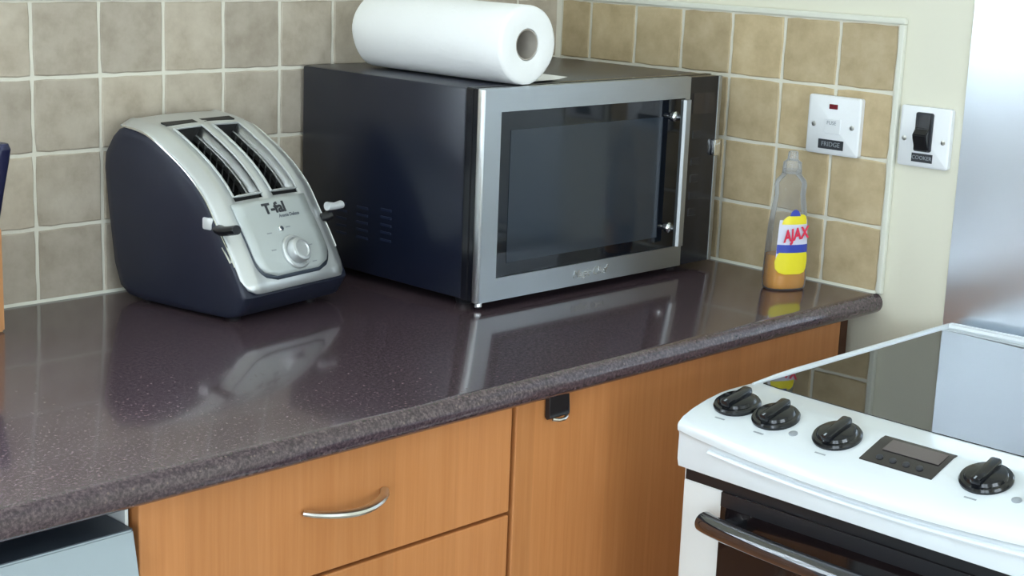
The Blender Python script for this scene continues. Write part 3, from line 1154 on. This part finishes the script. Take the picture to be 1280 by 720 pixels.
fs = plate('fused_spur_plate', 'white square fused outlet plate with red neon on the tiles', 'switch plate', -0.5525, 1.1310, 0.088, 0.084, -TB - 0.0008)
mk('neon', bx(-0.008, 0.006, -0.0105, -0.009, 0.0235, 0.0305, bev=0.0006), M['neon'], fs)
for sx_ in (-0.032, 0.032):
    bm = B()
    lathe(bm, [(0.0036, -0.0090), (0.0036, -0.0102), (0.002, -0.0106)], 16, (sx_, 0, 0), 'Y')
    mk('screw', bm, M['satin'], fs, True)
mk('fuse_carrier', bx(-0.013, 0.013, -0.0103, -0.009, -0.012, 0.010, bev=0.001), M['plate_white'], fs)
text('fuse_lettering', 'FUSE', 0.0075, M['grey_print'], fs, (-0.002, -0.0106, 0.0035), (PI / 2, 0, 0))
ls = mk('label_strip', bx(-0.022, 0.020, -0.0102, -0.009, -0.034, -0.0205), M['dark_print'], fs)
text('strip_lettering', 'FRIDGE', 0.0095, M['grey_print'], ls, (-0.001, -0.0105, -0.0272), (PI / 2, 0, 0))
ck = plate('cooker_switch_plate', 'white square cooker switch with big black rocker on the painted wall', 'switch plate', -0.6955, 1.1305, 0.078, 0.083, -0.0008)
# this one sits on the bare wall beside the tile edge
bm = B()
prism(bm, rrect(-0.013, 0.013, -0.0195, 0.034, 0.003), 'Y', -0.0125, -0.009)
for v_ in bm.verts:
    v_.co = Vector((v_.co.x, v_.co.y, v_.co.z))
mk('switch_surround', bm, M['dark_print'], ck)
bm = B()
prism(bm, [(-0.010, 0.031), (-0.0125, 0.031), (-0.0145, 0.012), (-0.024, 0.004), (-0.0225, -0.002), (-0.0155, -0.017), (-0.010, -0.017)], 'X', -0.0105, 0.0105)
bmesh.ops.bevel(bm, geom=list(bm.edges), offset=0.0012, segments=2, affect='EDGES')
mk('rocker', bm, M['black_plastic'], ck, True)
for sx_ in (-0.030, 0.030):
    bm = B()
    lathe(bm, [(0.0034, -0.0090), (0.0034, -0.0102), (0.002, -0.0106)], 16, (sx_, 0, -0.004), 'Y')
    mk('screw', bm, M['satin'], ck, True)
ls = mk('label_strip', bx(-0.016, 0.016, -0.0102, -0.009, -0.0345, -0.0225), M['dark_print'], ck)
text('strip_lettering', 'COOKER', 0.0075, M['grey_print'], ls, (0, -0.0105, -0.0285), (PI / 2, 0, 0))

# ------------------------------------------------------------------ cooker
ckr = thing('cooker', 'white freestanding electric cooker with black knobs and ceramic hob', 'cooker', (-0.3, (CY0 + CY1) / 2, 0))
off = ckr.location
CW = CY0 - CY1


def bow(y, amt):
    d_ = min(1, max(0, (CY0 - y) / CW))
    return amt * math.sin(PI * d_) ** 0.8 if 0 < d_ < 1 else 0.0


def ysteps(y0, y1, n):
    return [y0 + (y1 - y0) * k / n for k in range(n + 1)]


mk('body', bx(-0.585, -0.012, CY1, CY0, 0.02, 0.80), M['appliance_white'], ckr, off=off)
def panel_prof(y):
    b = bow(y, 1.0)
    return [(-0.470 - 0.006 * b, 0.8805), (-0.512 - 0.005 * b, 0.881), (-0.530 - 0.004 * b, 0.8803 - 0.0005 * b), (-0.555 - 0.006 * b, 0.8770 - 0.0060 * b), (-0.580 - 0.010 * b, 0.8715 - 0.0100 * b), (-0.597 - 0.010 * b, 0.8655 - 0.0120 * b), (-0.6045 - 0.010 * b, 0.8600 - 0.0130 * b)]


# hob deck and control panel in one white pressing: front profile bowed outwards in plan
rings = []
for y in ysteps(CY0 - 0.001, CY1 + 0.001, 32):
    bw = bow(y, 1.0)
    e_ = min(CY0 - y, y - CY1)
    dz = -0.003 * max(0, 1 - e_ / 0.006) ** 2
    top = [(-0.012, 0.872), (-0.012, 0.877 + dz), (-0.030, 0.880 + dz), (-0.45, 0.880 + dz)] + [(p[0], p[1] + dz) for p in panel_prof(y)]
    top += [(-0.606 - 0.010 * bw, 0.855 - 0.013 * bw), (-0.6055 - 0.010 * bw, 0.8495 - 0.012 * bw), (-0.6025 - 0.007 * bw, 0.8465 - 0.012 * bw), (-0.602 - 0.004 * bw, 0.843 - 0.012 * bw), (-0.6025 - 0.003 * bw, 0.815), (-0.600 - 0.003 * bw, 0.806), (-0.592 - 0.003 * bw, 0.8025), (-0.012, 0.8025)]
    rings.append([(p[0], y, p[1]) for p in top])
bm = B()
loft(bm, rings)
hd = mk('control_panel', bm, M['enamel'], ckr, True, off, sharp=40)
hd['label'] = 'white enamel hob surround with bowed control panel'
# pressed grip line along the fascia
bm = B()
pts = [(-0.6030 - bow(y, 0.0035), y, 0.838 - bow(y, 0.012)) for y in ysteps(CY0 - 0.045, CY1 + 0.045, 24)]
tube(bm, pts, 0.0035, 8)
mk('fascia_bead', bm, M['enamel'], hd, True, off)
# glass
bm = B()
gp = []
ga, gb = CY0 - 0.0145, CY1 + 0.012
for y in ysteps(ga, gb, 20):
    gp.append((-0.466 - 0.010 * math.sin(PI * (ga - y) / (ga - gb)) ** 0.5 if ga > y > gb else -0.466, y))
gp += [(-0.060, gb), (-0.052, gb + 0.008), (-0.052, ga - 0.008), (-0.060, ga)]
prism(bm, gp, 'Z', 0.8795, 0.8816)
hg = mk('hob_glass', bm, M['ceran'], ckr, off=off)
hg['label'] = 'black ceramic hob glass'
# raised beads down both sides of the glass
for y in (CY0 - 0.0065, CY1 + 0.0065):
    bm = B()
    tube(bm, [(-0.025 - 0.45 * k / 10, y, 0.8800) for k in range(11)], [0.005] * 9 + [0.004, 0.0015], 8)
    mk('side_bead', bm, M['enamel'], ckr, True, off)
# raised lip at the back of the deck
bm = B()
tube(bm, [(-0.030, y, 0.8815 + 0.003 * math.sin(PI * (CY0 - y) / CW)) for y in ysteps(CY0 - 0.012, CY1 + 0.012, 16)], 0.006, 10)
mk('rear_lip', bm, M['enamel'], ckr, True, off)


def panel_pt(x, y):
    P_ = panel_prof(y)
    for a, b_ in zip(P_[:-1], P_[1:]):
        if b_[0] <= x <= a[0]:
            t = (a[0] - x) / (a[0] - b_[0])
            return a[1] + (b_[1] - a[1]) * t
    return P_[0][1] if x > P_[0][0] else P_[-1][1]


def tilt(x, y):
    return math.atan2(panel_pt(x + 0.014, y) - panel_pt(x - 0.014, y), 0.028)


for x, y in ((-0.550, -0.803), (-0.552, -0.857), (-0.553, -0.937), (-0.553, -1.110), (-0.552, -1.180)):
    z = panel_pt(x, y)
    t = tilt(x, y)
    R3 = Matrix.Rotation(-t, 3, 'Y')
    kb = B()
    lathe(kb, [(0.0265, -0.001), (0.0270, 0.0025), (0.0255, 0.0050), (0.0220, 0.0055), (0.0205, 0.0085), (0.0185, 0.0095)], 36)
    kn = mk('knob', kb, M['knob'], ckr, True)
    kn.location = Vector((x, y, z)) - Vector(off)
    kn.rotation_euler = R3.to_euler()
    g = bx(-0.0225, 0.0225, -0.0062, 0.0062, 0.0045, 0.0150, bev=0.003)
    mk('grip', g, M['knob'], kn, True)
    o = mk('pointer', bx(-0.0225, -0.018, -0.0008, 0.0008, 0.0148, 0.0154), M['grey_print'], kn)
    lg = mk('legend', bx(-0.0010, 0.0010, -0.0065, 0.0065, 0, 0.0003), M['grey_print'], ckr)
    xx = x - 0.034
    lg.location = Vector((xx, y - 0.002, panel_pt(xx, y) + 0.0002)) - Vector(off)
    lg.rotation_euler = (0, -tilt(xx, y), 0)
for x, y in ((-0.569, -0.892), (-0.571, -1.152)):
    bm = B()
    lathe(bm, [(0.005, -0.001), (0.005, 0.001), (0.003, 0.0018)], 16)
    o = mk('indicator_lamp', bm, M['grey_print'], ckr, True)
    o.location = Vector((x, y, panel_pt(x, y))) - Vector(off)
    o.rotation_euler = (0, -tilt(x, y), 0)
# display window, following the panel slope
ya, yb = -0.979, -1.063
xa, xb = -0.527, -0.576
bm = B()
rws = []
for k in range(7):
    x = xa + (xb - xa) * k / 6
    rws.append([(x, ya, panel_pt(x, ya) + 0.0012), (x, yb, panel_pt(x, yb) + 0.0012)])
loft(bm, [[r[0] for r in rws] + [(r[0][0], r[0][1], r[0][2] - 0.004) for r in reversed(rws)], [r[1] for r in rws] + [(r[1][0], r[1][1], r[1][2] - 0.004) for r in reversed(rws)]])
ds = mk('display', bm, M['display'], ckr, True, off)
ds['label'] = 'dark clock display window'
zc = panel_pt(-0.543, -1.022)
o = mk('screen', bx(-0.011, 0.010, -0.035, 0.030, 0, 0.0006), M['lcd'], ds)
o.location = Vector((-0.543, -1.022, zc + 0.0013)) - Vector(off)
o.rotation_euler = (0, -tilt(-0.543, -1.022), 0)
for k in range(4):
    y = -0.997 - k * 0.0155
    o = mk('timer_button', lathe(B(), [(0.0038, 0), (0.0036, 0.0016), (0.002, 0.0022)], 14), M['dark_print'], ds, True)
    o.location = Vector((-0.566, y, panel_pt(-0.566, y) + 0.0012)) - Vector(off)
    o.rotation_euler = (0, -tilt(-0.566, y), 0)
# dark vent gap, oven door, glass and handle
mk('vent_gap', bx(-0.5875, -0.57, CY1 + 0.004, CY0 - 0.003, 0.786, 0.8028), M['black_plastic'], ckr, off=off)
od = mk('oven_door', bx(-0.5895, -0.575, CY1 + 0.002, CY0 - 0.002, 0.18, 0.788, bev=0.002), M['appliance_white'], ckr, off=off)
dg = mk('door_glass', bx(-0.5915, -0.5885, CY1 + 0.058, CY0 - 0.057, 0.20, 0.7885), M['oven_glass'], od, off=off)
dg['label'] = 'dark glass of the oven door'
mk('top_strip', bx(-0.5922, -0.5905, CY1 + 0.058, CY0 - 0.057, 0.772, 0.788), M['black_plastic'], od, off=off)
bm = B()
pts = []
for y in ysteps(CY0 - 0.052, CY1 + 0.052, 64):
    d_ = (CY0 - 0.052 - y) / (CW - 0.104)
    pts.append((-0.613 - 0.020 * math.sin(PI * d_) ** 0.7 if 0 < d_ < 1 else -0.613, y, 0.757))
tube(bm, pts, 0.0125, 28, 0.95)
hb = mk('oven_handle', bm, M['handle_gloss'], ckr, True, off)
hb['label'] = 'glossy black tubular oven handle'
for y in (CY0 - 0.085, CY1 + 0.085):
    mk('handle_post', bx(-0.617, -0.589, y - 0.009, y + 0.009, 0.749, 0.766, bev=0.002), M['knob'], hb, off=off)
mk('lower_drawer', bx(-0.5895, -0.575, CY1 + 0.002, CY0 - 0.002, 0.05, 0.174, bev=0.002), M['appliance_white'], ckr, off=off)
for fx in (-0.55, -0.06):
    for fy in (CY0 - 0.04, CY1 + 0.04):
        bm = B()
        lathe(bm, [(0.018, 0.0), (0.018, 0.012), (0.012, 0.021)], 14, (fx, fy, 0))
        mk('foot', bm, M['black_plastic'], ckr, True, off)

# ------------------------------------------------------------------ knife block at the left edge
kb = thing('knife_block', 'pale wooden knife block standing on the worktop by the tiles', 'knife block', (-1.119, -0.068, Z0 + 0.0003), 0)
bm = B()
prism(bm, [(-0.048, 0.0), (0.048, 0.0), (0.050, 0.165), (-0.010, 0.160), (-0.048, 0.122)], 'X', -0.05, 0.05)
bmesh.ops.bevel(bm, geom=list(bm.edges), offset=0.0025, segments=2, affect='EDGES')
mk('block', bm, M['block_wood'], kb)
for k, (x, y, zb, ln, lb) in enumerate(((-1.076, -0.098, 1.030, 0.095, 'knife with a dark blue handle in the block, nearest the toaster'),
                                        (-1.121, -0.096, 1.034, 0.085, 'knife with a dark blue handle in the middle of the block'),
                                        (-1.155, -0.096, 1.034, 0.075, 'knife with a dark blue handle in the block, farthest from the toaster'))):
    t = thing('kitchen_knife', lb, 'knife', (x, y, zb), 0, 'knives in the wooden block')
    bm = B()
    rings = []
    for j, (f, w_, d_) in enumerate(((0.0, 0.012, 0.020), (0.06, 0.016, 0.023), (0.4, 0.0175, 0.021), (0.75, 0.018, 0.024), (0.93, 0.017, 0.026), (1.0, 0.011, 0.018))):
        rings.append([(p[0] + 0.006 * f + 0.002, p[1] - 0.022 * f, p[2]) for p in oval(w_, d_, f * ln, 20, 3.0)])
    loft(bm, rings)
    mk('handle', bm, M['knife_blue'], t, True)
    mk('bolster', bx(-0.005, 0.007, -0.0095, 0.0105, -0.006, 0.002, bev=0.0015), M['chrome'], t)
    mk('blade', bx(-0.0008, 0.0008, -0.008, 0.009, -0.05, -0.005), M['chrome'], t)
